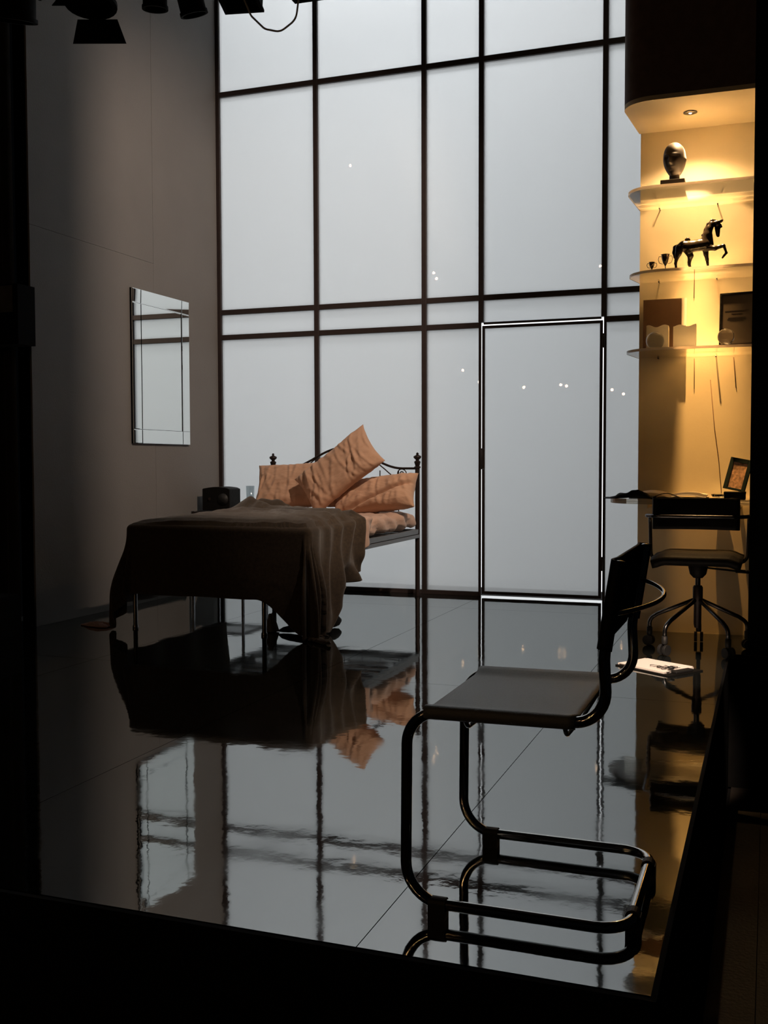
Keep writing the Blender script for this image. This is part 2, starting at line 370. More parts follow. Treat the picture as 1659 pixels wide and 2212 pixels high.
# bust -------------------------------------------------------------------
def bust():
    cx, cy, z0 = -0.515, 6.055, Z1+.001
    t = thing('head_bust', 'small stone head bust with shaved crown on a square base, top shelf', 'bust', (cx, cy, z0))
    bx((cx-.063, cy-.130, z0), (cx+.064, cy+.130, z0+.040)).mesh('base', M_plaster, t, bevel=.003)
    # neck and shoulders
    G().lathe([(0.060, z0+.0405), (0.056, z0+.050), (0.038, z0+.060), (0.028, z0+.072), (0.027, z0+.098), (0.036, z0+.118)], (cx, cy, 0), 32).mesh('neck', M_plaster, t, smooth=True)
    bm = bmesh.new(); bmesh.ops.create_uvsphere(bm, u_segments=96, v_segments=72, radius=1)
    for v in bm.verts:
        x, y, z = v.co; v0 = v.co.copy()
        # egg: narrow jaw, full cranium; face looks along -y
        wx = 0.0650*(1-.14*(1-sst(-1, .1, z)))*(1+.10*sst(.1, .85, z)); wy = 0.078*(1-.12*(1-sst(-1, 0, z))); 
        px, py, pz = x*wx, y*wy, z*0.098
        if y < 0:
            f = -y
            py -= .019*gs(x, .13)*gs(z+.12, .22)*(1+.6*gs(z+.24, .1))      # nose
            py -= .007*gs(x, .20)*gs(z+.28, .06)                            # nose tip wings
            for s in (-1, 1):
                py += .019*gs(x-s*.36, .20)*gs(z-.06, .11)                  # eye sockets
                py -= .0065*gs(x-s*.35, .11)*gs(z-.045, .055)               # eyelids
                py -= .008*gs(x-s*.36, .26)*gs(z-.22, .06)                  # brows
                py -= .004*gs(x-s*.5, .2)*gs(z+.2, .18)                     # cheeks
            py -= .010*gs(x, .24)*gs(z+.46, .045); py -= .0065*gs(x, .22)*gs(z+.57, .05)   # lips
            py += .005*gs(x, .26)*gs(z+.512, .02); py += .004*gs(x, .2)*gs(z+.66, .05)
            py -= .009*gs(x, .28)*gs(z+.82, .12)                            # chin
        for s in (-1, 1):                                                    # ears
            e = gs(y-.08, .16)*gs(z+.03, .22)*sst(.75, .98, s*x)
            px += s*.006*e
        v.co = (px, py, pz)
    me = bpy.data.meshes.new('head'); bm.to_mesh(me); bm.free()
    for f in me.polygons: f.use_smooth = True
    me.materials.append(M_plaster)
    o = bpy.data.objects.new('head', me); COL.objects.link(o); o.parent = t; o.location = (0, .0, .172); o.scale = (.90, 1.0, .97); o.rotation_euler = (R(4), 0, R(-14))
bust()

# horse -------------------------------------------------------------------
def sdf_mesh(name, caps, mt, parent, h, k):
    "one smooth surface blended round tapered limbs (surface nets)"
    import numpy as np
    P = np.array([list(c[0])+[c[1]]+list(c[2])+[c[3]] for c in caps], float)
    lo = np.minimum((P[:, 0:3]-P[:, 3:4]).min(0), (P[:, 4:7]-P[:, 7:8]).min(0))-3*h; hi = np.maximum((P[:, 0:3]+P[:, 3:4]).max(0), (P[:, 4:7]+P[:, 7:8]).max(0))+3*h
    n = np.ceil((hi-lo)/h).astype(int)+1
    ax = [lo[i]+h*np.arange(n[i]) for i in range(3)]
    X, Y, Z = np.meshgrid(*ax, indexing='ij'); Q = np.stack([X, Y, Z], -1); acc = np.zeros(X.shape)
    for c in P:
        a, ra, b, rb = c[0:3], c[3], c[4:7], c[7]; ab = b-a; t = np.clip(((Q-a)@ab)/max(1e-12, ab@ab), 0, 1)
        acc += np.exp(-(np.linalg.norm(Q-a-t[..., None]*ab, axis=-1)-(ra+(rb-ra)*t))/k)
    D = -k*np.log(np.maximum(acc, 1e-300)); S = D < 0
    off = [(i, j, l) for i in (0, 1) for j in (0, 1) for l in (0, 1)]
    c8 = np.stack([S[i:n[0]-1+i, j:n[1]-1+j, l:n[2]-1+l] for i, j, l in off], -1)
    act = c8.any(-1) & ~c8.all(-1); idx = -np.ones(act.shape, int); cells = np.argwhere(act); idx[act] = np.arange(len(cells))
    ps = np.zeros((len(cells), 3)); cn = np.zeros(len(cells))
    for i, A in enumerate(off):
        for j, B in enumerate(off):
            if i < j and sum(abs(A[q]-B[q]) for q in range(3)) == 1:
                ca = cells+np.array(A); cb = cells+np.array(B); da = D[tuple(ca.T)]; db = D[tuple(cb.T)]; m_ = (da < 0) != (db < 0)
                t = np.where(m_, da/np.where(m_, da-db, 1), 0)[:, None]; ps += np.where(m_[:, None], ca+(cb-ca)*t, 0); cn += m_
    ps = ps/cn[:, None]*h+lo; fs = []
    for d in range(3):
        e1, e2 = [q for q in range(3) if q != d]
        sl0 = [slice(1, -1)]*3; sl0[d] = slice(0, -1); sl1 = [slice(1, -1)]*3; sl1[d] = slice(1, None)
        E_ = np.argwhere(S[tuple(sl0)] != S[tuple(sl1)]); base = E_+1; base[:, d] -= 1
        o1 = np.zeros(3, int); o1[e1] = 1; o2 = np.zeros(3, int); o2[e2] = 1
        q = [idx[tuple((base-o).T)] for o in (0*o1, o1, o1+o2, o2)]; fs += np.stack(q, -1).tolist()
    me = bpy.data.meshes.new(name); me.from_pydata([tuple(v) for v in ps], [], fs)
    bm = bmesh.new(); bm.from_mesh(me); bmesh.ops.smooth_vert(bm, verts=bm.verts, factor=.5, use_axis_x=True, use_axis_y=True, use_axis_z=True); bmesh.ops.recalc_face_normals(bm, faces=bm.faces); bm.to_mesh(me); bm.free()
    for f in me.polygons: f.use_smooth = True
    me.materials.append(mt); o = bpy.data.objects.new(name, me); COL.objects.link(o); o.parent = parent; return o
def horse():
    u = .0002515; hx, hy = -0.421, 6.095
    t = thing('horse_statue', 'shiny black horse statue with one raised foreleg, middle shelf', 'statue', (hx, hy, Z2))
    def P(cx, cy, y=0): return Vector(((cx-700)*u, y, (1378-cy-(cx-370)*.067)*u))
    caps = []
    def chain(*pts):
        for a, b in zip(pts, pts[1:]): caps.append((P(a[0], a[1], a[3] if len(a) > 3 else 0), a[2]*u, P(b[0], b[1], b[3] if len(b) > 3 else 0), b[2]*u))
    chain((440, 880, 95), (520, 850, 122), (680, 850, 128), (860, 820, 128), (1000, 800, 118), (1070, 850, 88))
    chain((980, 740, 108), (1020, 600, 95), (1055, 470, 80), (1110, 370, 62), (1200, 345, 50))
    chain((1085, 800, 70), (1080, 620, 50))
    chain((1210, 350, 55), (1235, 430, 58), (1240, 540, 40), (1243, 620, 36))
    chain((1280, 395, 34), (1310, 430, 22)); chain((1200, 470, 30), (1225, 600, 28))
    chain((440, 900, 95, -.010), (420, 1010, 72, -.018), (375, 1160, 36, -.02), (362, 1230, 30, -.02), (372, 1310, 22, -.02), (372, 1350, 26, -.02))
    chain((600, 920, 90, .010), (665, 1040, 66, .018), (640, 1180, 36, .02), (640, 1230, 30, .02), (668, 1300, 22, .02), (674, 1340, 26, .02))
    chain((980, 880, 80, .010), (990, 1000, 52, .016), (1015, 1120, 36, .018), (1025, 1200, 26, .018), (1038, 1280, 22, .018), (1042, 1312, 25, .018))
    chain((1060, 880, 72, -.008), (1180, 905, 52, -.018), (1290, 870, 38, -.018), (1365, 850, 34, -.018), (1395, 930, 25, -.018), (1420, 1005, 26, -.018), (1375, 1060, 22, -.018), (1342, 1108, 22, -.018))
    for s in (-1, 1): chain((1235, 330, 30, s*.007), (1300, 312, 22, s*.010), (1352, 285, 5, s*.012))
    sdf_mesh('body', caps, M_bronze, t, .0026, .0022)
    caps.clear(); chain((385, 830, 30), (340, 870, 42), (328, 980, 46), (345, 1080, 34), (362, 1150, 12)); sdf_mesh('tail', caps, M_bronze, t, .0028, .002)
    caps.clear(); chain((1190, 285, 12), (1110, 292, 26), (1030, 370, 30), (975, 490, 30), (935, 600, 22), (900, 650, 10)); sdf_mesh('mane', caps, M_bronze, t, .0028, .002)
    caps.clear(); chain((560, 700, 22), (610, 690, 34), (650, 705, 20)); sdf_mesh('saddle', caps, M_bronze, t, .0028, .002)
    caps.clear(); chain((905, 610, 20), (935, 600, 30)); sdf_mesh('collar', caps, M_bronze, t, .0028, .002)
horse()

# trophies -----------------------------------------------------------------
def trophy(x, y, h, w_, lbl):
    t = thing('trophy_cup', lbl, 'trophy', (x, y, Z2), 'trophies on the middle shelf')
    z = Z2
    G().lathe([(w_*.62, z), (w_*.62, z+h*.10), (w_*.35, z+h*.14), (w_*.12, z+h*.18), (w_*.10, z+h*.30), (w_*.2, z+h*.36), (w_*.55, z+h*.5), (w_*.85, z+h*.75), (w_*.95, z+h*.96), (w_*1.08, z+h), (w_*.98, z+h), (w_*.86, z+h*.9), (w_*.4, z+h*.5)], (x, y, 0), 24).mesh('cup', M_silver, t, smooth=True)
    for s in (-1, 1):
        pts = [(x+s*w_*.9, y, z+h*.88), (x+s*w_*1.45, y, z+h*.92), (x+s*w_*1.62, y, z+h*.7), (x+s*w_*1.3, y, z+h*.5), (x+s*w_*.6, y, z+h*.45)]
        G().tube(fillet(pts, .008, 5), .0016, 6).mesh('handle', M_silver, t, smooth=True)
trophy(-0.637, 6.11, .058, .017, 'smaller silver trophy cup with two handles, leftmost on the middle shelf')
trophy(-0.563, 6.10, .094, .024, 'taller silver trophy cup with two handles, beside the horse statue')

# shelf three ----------------------------------------------------------------
z = Z3+.001
t = thing('picture_board', 'tall brown board leaning on the wall behind the left crystal ball', 'board', (-0.58, 6.33, z))
rot = Matrix.Rotation(R(-8), 3, 'X')
bx((-0.705, 6.318, z), (-0.490, 6.328, z+.318)).mesh('board', M_board, t)
bx((-0.490, 6.316, z), (-0.462, 6.330, z+.318)).mesh('lit_strip', M_wax, t)  # pale strip painted in for the lit right margin of the board
def candle(x, y, h, lbl, wd=.06):
    t = thing('pillar_candle', lbl, 'candle', (x, y, z), 'square candles on the lowest shelf')
    n = 12
    def top(u, v): return (x-wd+2*wd*u, y-.03+.06*v, z+h+.006*sin(u*9+x*30)+.003*sin(v*5)-.012*gs(u-.5, .25)*gs(v-.5, .3))
    g = G().grid(n, 6, top)
    ring = [g.v[i] for i in range(n+1)]
    rim = [(i, 0) for i in range(n+1)]+[(n, j) for j in range(1, 7)]+[(i, 6) for i in range(n-1, -1, -1)]+[(0, j) for j in range(5, 0, -1)]
    idx = [j*(n+1)+i for i, j in rim]; base = len(g.v)
    for i in idx: p = g.v[i]; g.v.append(Vector((p.x, p.y, z)))
    k = len(idx)
    for i in range(k): g.f.append((idx[i], idx[(i+1) % k], base+(i+1) % k, base+i))
    g.f.append([base+i for i in range(k)])
    wx_ = g.mesh('wax', M_wax, t, smooth=True, ang=40)
    G().tube([(x, y, z+h-.014), (x+.002, y, z+h+.004)], .0012, 6).mesh('wick', M_ink, wx_)
candle(-0.606, 6.16, .142, 'shaded square ivory candle behind the left crystal ball')
candle(-0.458, 6.15, .138, 'brightly lit square ivory candle near the middle of the lowest shelf', .061)
def ball(x, y, r, lbl):
    t = thing('crystal_ball', lbl, 'ball', (x, y, z), 'crystal balls on the lowest shelf')
    bm = bmesh.new(); bmesh.ops.create_uvsphere(bm, u_segments=32, v_segments=20, radius=r)
    me = bpy.data.meshes.new('sphere'); bm.to_mesh(me); bm.free()
    for f in me.polygons: f.use_smooth = True
    me.materials.append(M_glass); o = bpy.data.objects.new('sphere', me); COL.objects.link(o); o.parent = t; o.location = (0, 0, r+.004)
    G().lathe([(r*.55, z), (r*.55, z+.004), (r*.38, z+.009)], (x, y, 0), 24).mesh('stand', M_thin, t, smooth=True)
ball(-0.612, 6.075, .050, 'clear crystal ball in front of the shaded candle')
ball(-0.232, 5.965, .044, 'clear crystal ball in front of the framed certificate')
t = thing('framed_certificate', 'dark framed certificate standing at the right end of the lowest shelf', 'certificate', (-0.18, 6.03, z))
Rz = Matrix.Rotation(R(-9), 3, 'Z') @ Matrix.Rotation(R(-4), 3, 'X')
cc = (-0.180, 6.03, z+.147)
def cb(x0, x1, y0, y1, z0, z1): return G().box((cc[0]+x0, cc[1]+y0, cc[2]+z0), (cc[0]+x1, cc[1]+y1, cc[2]+z1), Rz, cc)
W_, H_ = .090, .144
cb(-W_+.008, W_-.008, -.0005, .004, -H_+.008, H_-.008).mesh('backing', M_board, t)
cb(-W_+.010, W_-.010, -.002, -.001, -H_+.012, H_-.012).mesh('certificate_sheet', mat('dim_sheet', (.11, .085, .06), .35), t)
for a in ((-W_, -W_+.009, -.006, .006, -H_, H_), (W_-.009, W_, -.006, .006, -H_, H_), (-W_+.009, W_-.009, -.006, .006, H_-.009, H_), (-W_+.009, W_-.009, -.006, .006, -H_, -H_+.009)):
    cb(*a).mesh('frame_bar', M_leather, t)
for k, (hw, zz, th) in enumerate(((.062, .045, .003), (.028, .030, .0016), (.045, .010, .0012), (.050, .002, .0012), (.036, -.006, .0012), (.020, -.055, .0016))):
    cb(-hw, hw, -.0026, -.0021, zz, zz+th).mesh('heading' if k == 0 else 'text_line', M_ink, t)
G().lathe([(.010, -.0026), (.010, -.0021)], (0, 0, 0), 6, 'y').mesh('emblem', M_ink, t); em = t.children[-1]
em.data.transform(Matrix.Translation(t.location)); em.data.transform(Rz.to_4x4()); em.location = Vector(cc)+Rz @ Vector((0, 0, .098))-t.location
# desk things -----------------------------------------------------------------
z = ZD+.001
t = thing('open_notebook', 'open tan-paged notebook lying on the left of the desk', 'notebook', (-0.62, 6.15, z))
def page(x0, x1, y0, y1, lift):
    return G().grid(12, 6, lambda u, v: (x0+(x1-x0)*u, y0+(y1-y0)*v, z+.006+lift*sin(pi*min(1, u*1.05))*.8+.010*v))
page(-.74, -.52, 6.05, 6.28, .028).mesh('page_block', M_tan, t, smooth=True, solid=.006)
page(-.52, -.33, 6.05, 6.28, .016).mesh('page_block', M_paper, t, smooth=True, solid=.006)
bx((-.745, 6.04, z-.0005), (-.325, 6.285, z+.002)).mesh('cover', M_leather, t)
t = thing('draped_cloth', 'crumpled black cloth draped over the left end of the desk', 'cloth', (-0.75, 6.05, z))
def dcl(u, v):
    x = -.868+.285*u; y = 5.915+.10*v
    h = .004+.046*gs(u-.62, .24)*(1-.3*v)+.018*gs(u-.30, .12)*gs(v-.5, .4)+.006*fbm(x*30, y*30)
    return (x, y, z+max(.002, h*min(1, (1-abs(2*v-1))*3+.2)))
G().grid(36, 14, dcl).mesh('cloth', M_leather, t, smooth=True, solid=.003)
t = thing('draped_strap', 'dark flat strap lying along the desk behind the chair back', 'strap', (-0.45, 5.96, z))
G().grid(40, 3, lambda u, v: (-.60+.42*u, 5.925+.035*v, z+.003+.026*gs(u-.18, .16)+.004*sin(u*14))).mesh('strap', M_leather, t, smooth=True, solid=.004)
t = thing('glass_dish', 'small clear glass dish in the middle of the desk', 'dish', (-0.265, 6.30, z))
G().lathe([(.02, z), (.045, z+.004), (.052, z+.018), (.050, z+.018), (.043, z+.006), (.001, z+.004)], (-.265, 6.30, 0), 28).mesh('bowl', M_thin, t, smooth=True)
t = thing('black_box', 'small black box at the right of the desk under the glass photo frame', 'box', (-0.17, 5.985, z))
bx((-0.232, 5.945, z), (-0.122, 6.035, z+.040)).mesh('box_body', M_leather, t, bevel=.004)
bx((-0.2335, 5.9435, z+.028), (-0.1205, 6.0365, z+.0415)).mesh('lid', M_leather, t, bevel=.002)
t = thing('glass_photo_frame', 'glass-bordered photo frame with a sepia portrait on the small black box', 'photo frame', (-0.165, 5.99, z+.042))
cc = (-0.163, 5.995, z+.042+.092); Rz = Matrix.Rotation(R(-14), 3, 'Z') @ Matrix.Rotation(R(-12), 3, 'X') @ Matrix.Rotation(R(11), 3, 'Y')
bx_ = lambda a: G().box((cc[0]+a[0], cc[1]+a[2], cc[2]+a[4]), (cc[0]+a[1], cc[1]+a[3], cc[2]+a[5]), Rz, cc)
M_gf = mat('dark_bevel_glass', (.03, .045, .043), .04, 0, 1.5, coat=1)
for a in ((-.060, -.038, -.005, .005, -.088, .088), (.038, .060, -.005, .005, -.088, .088), (-.038, .038, -.005, .005, .064, .088), (-.038, .038, -.005, .005, -.088, -.076)):
    bx_(a).mesh('glass_border', M_gf, t, bevel=.002)
bx_((-.038, .038, -.001, .002, -.076, .064)).mesh('photo', mat('sepia_print', (.62, .38, .24), .3, noise_amt=.55, noise_scale=60), t)
# wires hanging on the shelf wall
def wire(pts, lbl):
    o = G().tube(pts, .0022, 6).mesh('hanging_wire', M_board, None, smooth=True); tag(o, lbl, 'wire', 'thin wires on the shelf wall')
wire([(-.330, AY-.004, 1.47), (-.305, AY-.004, 1.20), (-.280, AY-.004, 1.02), (-.262, AY-.004, .82)], 'long thin wire slanting down the shelf wall to the desk')
wire([(-.420, AY-.004, 1.595), (-.419, AY-.004, 1.42)], 'short vertical wire under the middle of the lowest shelf')
wire([(-.205, AY-.004, 1.595), (-.190, AY-.004, 1.42)], 'short slanting wire under the right end of the lowest shelf')
wire([(-.424, AY-.004, 2.07), (-.426, AY-.004, 1.94)], 'short vertical wire just below the middle shelf')

# ================================================================== MIRROR
t = thing('wall_mirror', 'rectangular mirror bordered by narrow mirror strips on the left grey wall', 'mirror', (WX, 6.73, 1.68))
my0, my1, mz0, mz1 = 6.352, 7.118, 1.139, 2.224; bw, bz = .108, .10
bx((WX+.001, my0, mz0), (WX+.014, my1, mz1)).mesh('backing', M_black, t)
def mpan(y0, y1, z0, z1, ty=0, tz=0):
    b = .004; x = WX+.022
    f = lambda y, z_: x+ty*(y-(y0+y1)/2)+tz*(z_-(z0+z1)/2)
    o = [(y0, z0), (y1, z0), (y1, z1), (y0, z1)]; i = [(y0+b, z0+b), (y1-b, z0+b), (y1-b, z1-b), (y0+b, z1-b)]
    vs = [(WX+.0145, a, c) for a, c in o]+[(f(a, c)-.0018, a, c) for a, c in o]+[(f(a, c), a, c) for a, c in i]
    return G().add(vs, [(0, 1, 2, 3), (8, 9, 10, 11)]+[(k, (k+1) % 4, 4+(k+1) % 4, 4+k) for k in range(4)]+[(4+k, 4+(k+1) % 4, 8+(k+1) % 4, 8+k) for k in range(4)])
ys = [my0, my0+bw, my1-bw, my1]; zs = [mz0, mz0+bz, mz1-bz, mz1]; e_ = .0012
for i in range(3):
    for j in range(3):
        ctr = i == 1 and j == 1
        mpan(ys[i]+e_, ys[i+1]-e_-(.010 if ctr else 0), zs[j]+e_, zs[j+1]-e_, 0, (.035 if j == 2 else (-.004 if j == 0 else 0))).mesh('mirror_panel' if ctr else 'mirror_strip', M_mirror, t)  # narrowed centre panel: bared black backing stands in for a dark bevel reflection

# ================================================================== CANTILEVER CHAIR
t = thing('cantilever_chair', 'chrome tube cantilever chair with black back and grey sling seat in the foreground', 'chair', (-0.5, 2.405, 0))
yn, yf, rr = 2.172, 2.640, .0122; xf, xb_, zb, zs_ = -0.742, -0.262, .033, .460
xs_ = -0.303; xt = -0.286; zt = .795
path = [(xt, yn, zt), (xs_-.012, yn, .60), (xs_-.005, yn, zs_+.0), (xf, yn, zs_-.004), (xf-.004, yn, zb), (xb_, yn, zb), (xb_, yf, zb), (xf-.004, yf, zb), (xf, yf, zs_-.004), (xs_-.005, yf, zs_), (xs_-.012, yf, .60), (xt, yf, zt)]
fp = fillet(path, [0, .15, .075, .075, .085, .07, .07, .085, .075, .075, .15, 0], 10)
G().tube(fp, rr, 20).mesh('tube_frame', M_chrome, t, smooth=True, ang=60)
for y in (yn, yf):
    G().lathe([(rr+.001, 0), (rr+.001, .003), (.004, .006)], (xt, y, zt-.001), 16).mesh('tube_cap', M_chrome, t, smooth=True)
# seat sling wrapped round the side tubes
def sling(x0, z0, x1, z1, nrm, th=.0035, sag=.010, nx=20):
    g = G(); prof = []
    r = rr+.0022
    for k in range(9): a = pi*1.35 - (pi*1.35-pi/2)*k/8; prof.append((yn+r*cos(a), r*sin(a)))
    for k in range(1, 24):
        s = k/24; prof.append((yn+(yf-yn)*s, r-sag*(1-(1-sst(0, .13, s))-(sst(.87, 1, s)))))
    for k in range(9): a = pi/2-(pi*.85)*k/8; prof.append((yf+r*cos(a), r*sin(a)))
    d = Vector((x1-x0, 0, z1-z0)); n_ = Vector(nrm)
    def f(u, v):
        i = min(len(prof)-2, int(v*(len(prof)-1))); s = v*(len(prof)-1)-i
        y = prof[i][0]*(1-s)+prof[i+1][0]*s; h = prof[i][1]*(1-s)+prof[i+1][1]*s
        return Vector((x0, y, z0))+d*u+n_*h
    g.grid(nx, len(prof)-1, f); return g
seat = sling(-.700, zs_-.004, -.372, zs_-.001, (0, 0, 1), sag=.012).mesh('seat_sling', M_canvas, t, smooth=True, solid=.003)
for y in (yn+.042, yf-.042):
    G().box((-.700, y, zs_-.0005), (-.372, y+.0016, zs_+.0028)).mesh('seam', M_leather, seat)
ba = Vector((xt-(xs_-.012), 0, zt-.60)).normalized(); nb = Vector((-ba.z, 0, ba.x))
sling(xs_-.010, .615, xt+.001, .800, nb, sag=.004).mesh('back_sling', M_leather, t, smooth=True, solid=.006)
# curved rods tying the side tubes
G().tube([(-.297+.078*sin(pi*k/24)**.8, yn+(yf-yn)*k/24, .690+.022*k/24) for k in range(25)], .0052, 12).mesh('tie_rod', M_chrome, t, smooth=True)
for x in (-.610, -.395):
    G().tube(fillet([(x, yn, .448), (x, yn+.02, .425), (x, 2.406, .418), (x, yf-.02, .425), (x, yf, .448)], .06, 6), .0050, 12).mesh('tie_rod', M_chrome, t, smooth=True)
# black glides under the base
for y in (yn, yf):
    G().box((-.690, y-.0165, .000), (-.652, y+.0165, zb+.004)).lathe([(.0165, -.690), (.0165, -.652)], (0, y, zb), 18, 'x').mesh('glide', M_rubber, t)
for y in (yn+.085, yf-.085):
    G().box((xb_-.015, y-.014, .0), (xb_+.017, y+.014, zb+.003)).lathe([(.0160, y-.014), (.0160, y+.014)], (xb_, 0, zb), 18, 'y').mesh('glide', M_rubber, t)

# ================================================================== SWIVEL CHAIR
cx, cy = -.352, 5.80
t = thing('swivel_chair', 'black swivel chair on a five-legged castor base pushed up to the desk', 'chair', (cx, cy, 0))
G().grid(20, 16, lambda u, v: (cx-.222+.444*u, cy-.20+.42*v, .498+.010*(1-(2*u-1)**4)*(1-(2*v-1)**4)-.010*gs(u-.5, .3)*gs(v-.5, .3)+(-.018*sst(.7, 1, abs(2*u-1)))-.014*sst(.75, 1, abs(2*v-1)))).mesh('seat', M_leather, t, smooth=True, solid=.042)
G().grid(18, 8, lambda u, v: (cx-.210+.42*u, cy-.235+.045*(2*u-1)**2*-1+.03, .655+.160*v)).mesh('backrest', M_leather, t, smooth=True, solid=.022, bevel=0)
arm = [(cx-.10, cy+.05, .462), (cx-.246, cy+.03, .468), (cx-.252, cy+.02, .715), (cx-.246, cy-.20, .722), (cx-.20, cy-.262, .722), (cx+.20, cy-.262, .722), (cx+.246, cy-.20, .722), (cx+.252, cy+.02, .715), (cx+.246, cy+.03, .468), (cx+.10, cy+.05, .462)]
G().tube(fillet(arm, [0, .05, .05, .04, .05, .05, .04, .05, .05, 0], 8), .0095, 12).mesh('arm_tube', M_dchrome, t, smooth=True)
G().lathe([(.024, .385), (.042, .405), (.050, .440), (.052, .462)], (cx, cy, 0), 24).box((cx-.09, cy-.07, .452), (cx+.09, cy+.07, .478)).mesh('seat_mount', M_leather, t, smooth=True, ang=40)
G().lathe([(.0135, .30), (.0135, .41)], (cx, cy, 0), 20).mesh('gas_rod', M_dchrome, t, smooth=True, ang=40)
G().lathe([(.016, .12), (.020, .14), (.020, .24), (.026, .25), (.026, .335), (.020, .345)], (cx, cy, 0), 20).mesh('hub', M_dark_iron, t, smooth=True, ang=40)
G().tube([(cx+.04, cy-.02, .442), (cx+.19, cy-.03, .430)], .005, 8).tube([(cx+.19, cy-.03, .430), (cx+.262, cy-.03, .427)], .0095, 10).mesh('height_lever', M_leather, t, smooth=True)
for k in range(5):
    a = -pi/2+pi/5+k*2*pi/5 + R(2)
    d = Vector((cos(a), sin(a), 0)); ra = .265
    c0 = Vector((cx, cy, 0))
    p = [c0+d*.018+Vector((0, 0, .268)), c0+d*(ra-.045)+Vector((0, 0, .176)), c0+d*ra+Vector((0, 0, .145)), c0+d*ra+Vector((0, 0, .066))]
    lg = G().tube(fillet(p, .05, 6), .0110, 12).mesh('leg', M_dchrome, t, smooth=True)
    side = d.cross(Vector((0, 0, 1)))
    pc = c0+d*(ra+.004)
    fk = G().lathe([(.013, .058), (.015, .062), (.015, .100)], (pc.x-d.x*.004, pc.y-d.y*.004, 0), 14).mesh('caster_stem', M_rubber, lg, smooth=True)
    for s in (-1, 1):
        q = pc+side*s*.016
        g = G(); n_ = 20; vs = []
        for h in (-.008, .008):
            for j in range(n_):
                b = 2*pi*j/n_; vs.append(q+side*h+(d*cos(b)+Vector((0, 0, 1))*sin(b))*.028+Vector((0, 0, .029)))
        g.add(vs, [(j, (j+1) % n_, n_+(j+1) % n_, n_+j) for j in range(n_)]+[list(range(n_)), [n_+j for j in range(n_)]])
        g.mesh('caster_wheel', M_rubber, lg, bevel=.002)

# ================================================================== CLIPBOARD ON THE FLOOR
t = thing('clipboard', 'clipboard of loose white papers lying on the glossy floor behind the foreground chair', 'clipboard', (-.49, 5.21, 0))
An = Matrix.Rotation(R(-36), 3, 'Z'); cc = (-.495, 5.215, .02)
def cbx(x0, x1, y0, y1, z0, z1, rz=0): 
    A = Matrix.Rotation(R(-36+rz), 3, 'Z'); return G().box((cc[0]+x0, cc[1]+y0, z0), (cc[0]+x1, cc[1]+y1, z1), A, cc)
cbx(-.17, .17, -.118, .118, .0005, .006).mesh('board', M_leather, t)
cbx(-.165, .125, -.105, .105, .006, .014).mesh('paper_stack', M_paper, t)
cbx(-.160, .122, -.100, .106, .0141, .0155, 5).mesh('paper_sheet', M_paper, t)
cbx(.128, .162, -.06, .06, .006, .018).mesh('spring_clip', M_rubber, t, bevel=.003)
t = thing('earphone_cable', 'tangled thin dark cable lying on the clipboard papers', 'cable', (-.42, 5.15, .016))
pts = []
for k in range(90):
    a = k*.31; q = An @ Vector((.055+.045*sin(a*1.0)+.02*sin(a*.37), -.02+.04*cos(a*.83)+.015*sin(a*1.9), 0)); pts.append((cc[0]+q.x, cc[1]+q.y, .019+.004*sin(a*.7)))
G().tube(pts, .0013, 5).mesh('cable', M_ink, t, smooth=True)
q = An @ Vector((.12, -.05, 0)); G().lathe([(.001, .016), (.016, .018), (.018, .026), (.001, .031)], (cc[0]+q.x, cc[1]+q.y, .006), 14).mesh('ear_pad', M_rubber, t, smooth=True)

# ================================================================== BED
BX0, BX1, BY0, BY1 = -3.672, -2.478, 5.50, 7.50; RZ0, RZ1 = .435, .500
bed = thing('metal_bed', 'grey metal bed with a curled iron headboard standing against the window', 'bed', (-3.07, 6.5, 0))
for x in (BX0+.0, BX1):
    xo = x
    G().lathe([(.022, 0), (.022, .02), (.0175, .03), (.0175, .955), (.024, .958), (.024, .968), (.016, .972), (.019, .985), (.024, 1.0), (.024, 1.006), (.013, 1.014), (.013, 1.020), (.027, 1.032), (.030, 1.040), (.027, 1.048), (.012, 1.054), (.008, 1.060), (.011, 1.066), (.004, 1.074)], (xo, BY1, 0), 20).mesh('bed_post', M_dark_iron, bed, smooth=True, ang=50)
for x, s in ((BX0, 1), (BX1, -1)):
    G().box((x-.012, BY0, RZ0+.030), (x+.012, BY1, RZ1)).box((x-.016, BY0, RZ0), (x+.016, BY1, RZ0+.026)).mesh('side_rail', M_bedmetal, bed, bevel=.002)
G().box((BX0, BY0-.015, RZ0), (BX1, BY0+.015, RZ1)).mesh('foot_rail', M_bedmetal, bed, bevel=.002)
G().box((BX0, BY1-.012, RZ0), (BX1, BY1+.012, RZ1)).mesh('head_rail', M_bedmetal, bed, bevel=.002)
for k in range(12):
    y = BY0+.12+k*.16; G().box((BX0+.012, y, RZ0+.028), (BX1-.012, y+.06, RZ0+.042)).mesh('slat', M_bedmetal, bed)
for x in (BX0+.065, BX1-.26): G().lathe([(.018, 0), (.018, .015), (.0135, .02), (.0135, RZ0)], (x, BY0-.04, 0), 16).mesh('leg', M_dchrome, bed, smooth=True, ang=50)
cxm = (BX0+BX1)/2
arc = []
for k in range(41):
    u = k/40; x = BX0+(BX1-BX0)*u
    c = abs(2*u-1)
    zz = .955+.160*(0.5+0.5*cos(pi*min(1, c/.80)))
    arc.append((x, BY1, zz))
G().tube(arc, .0088, 10).mesh('headboard_arch', M_dark_iron, bed, smooth=True)
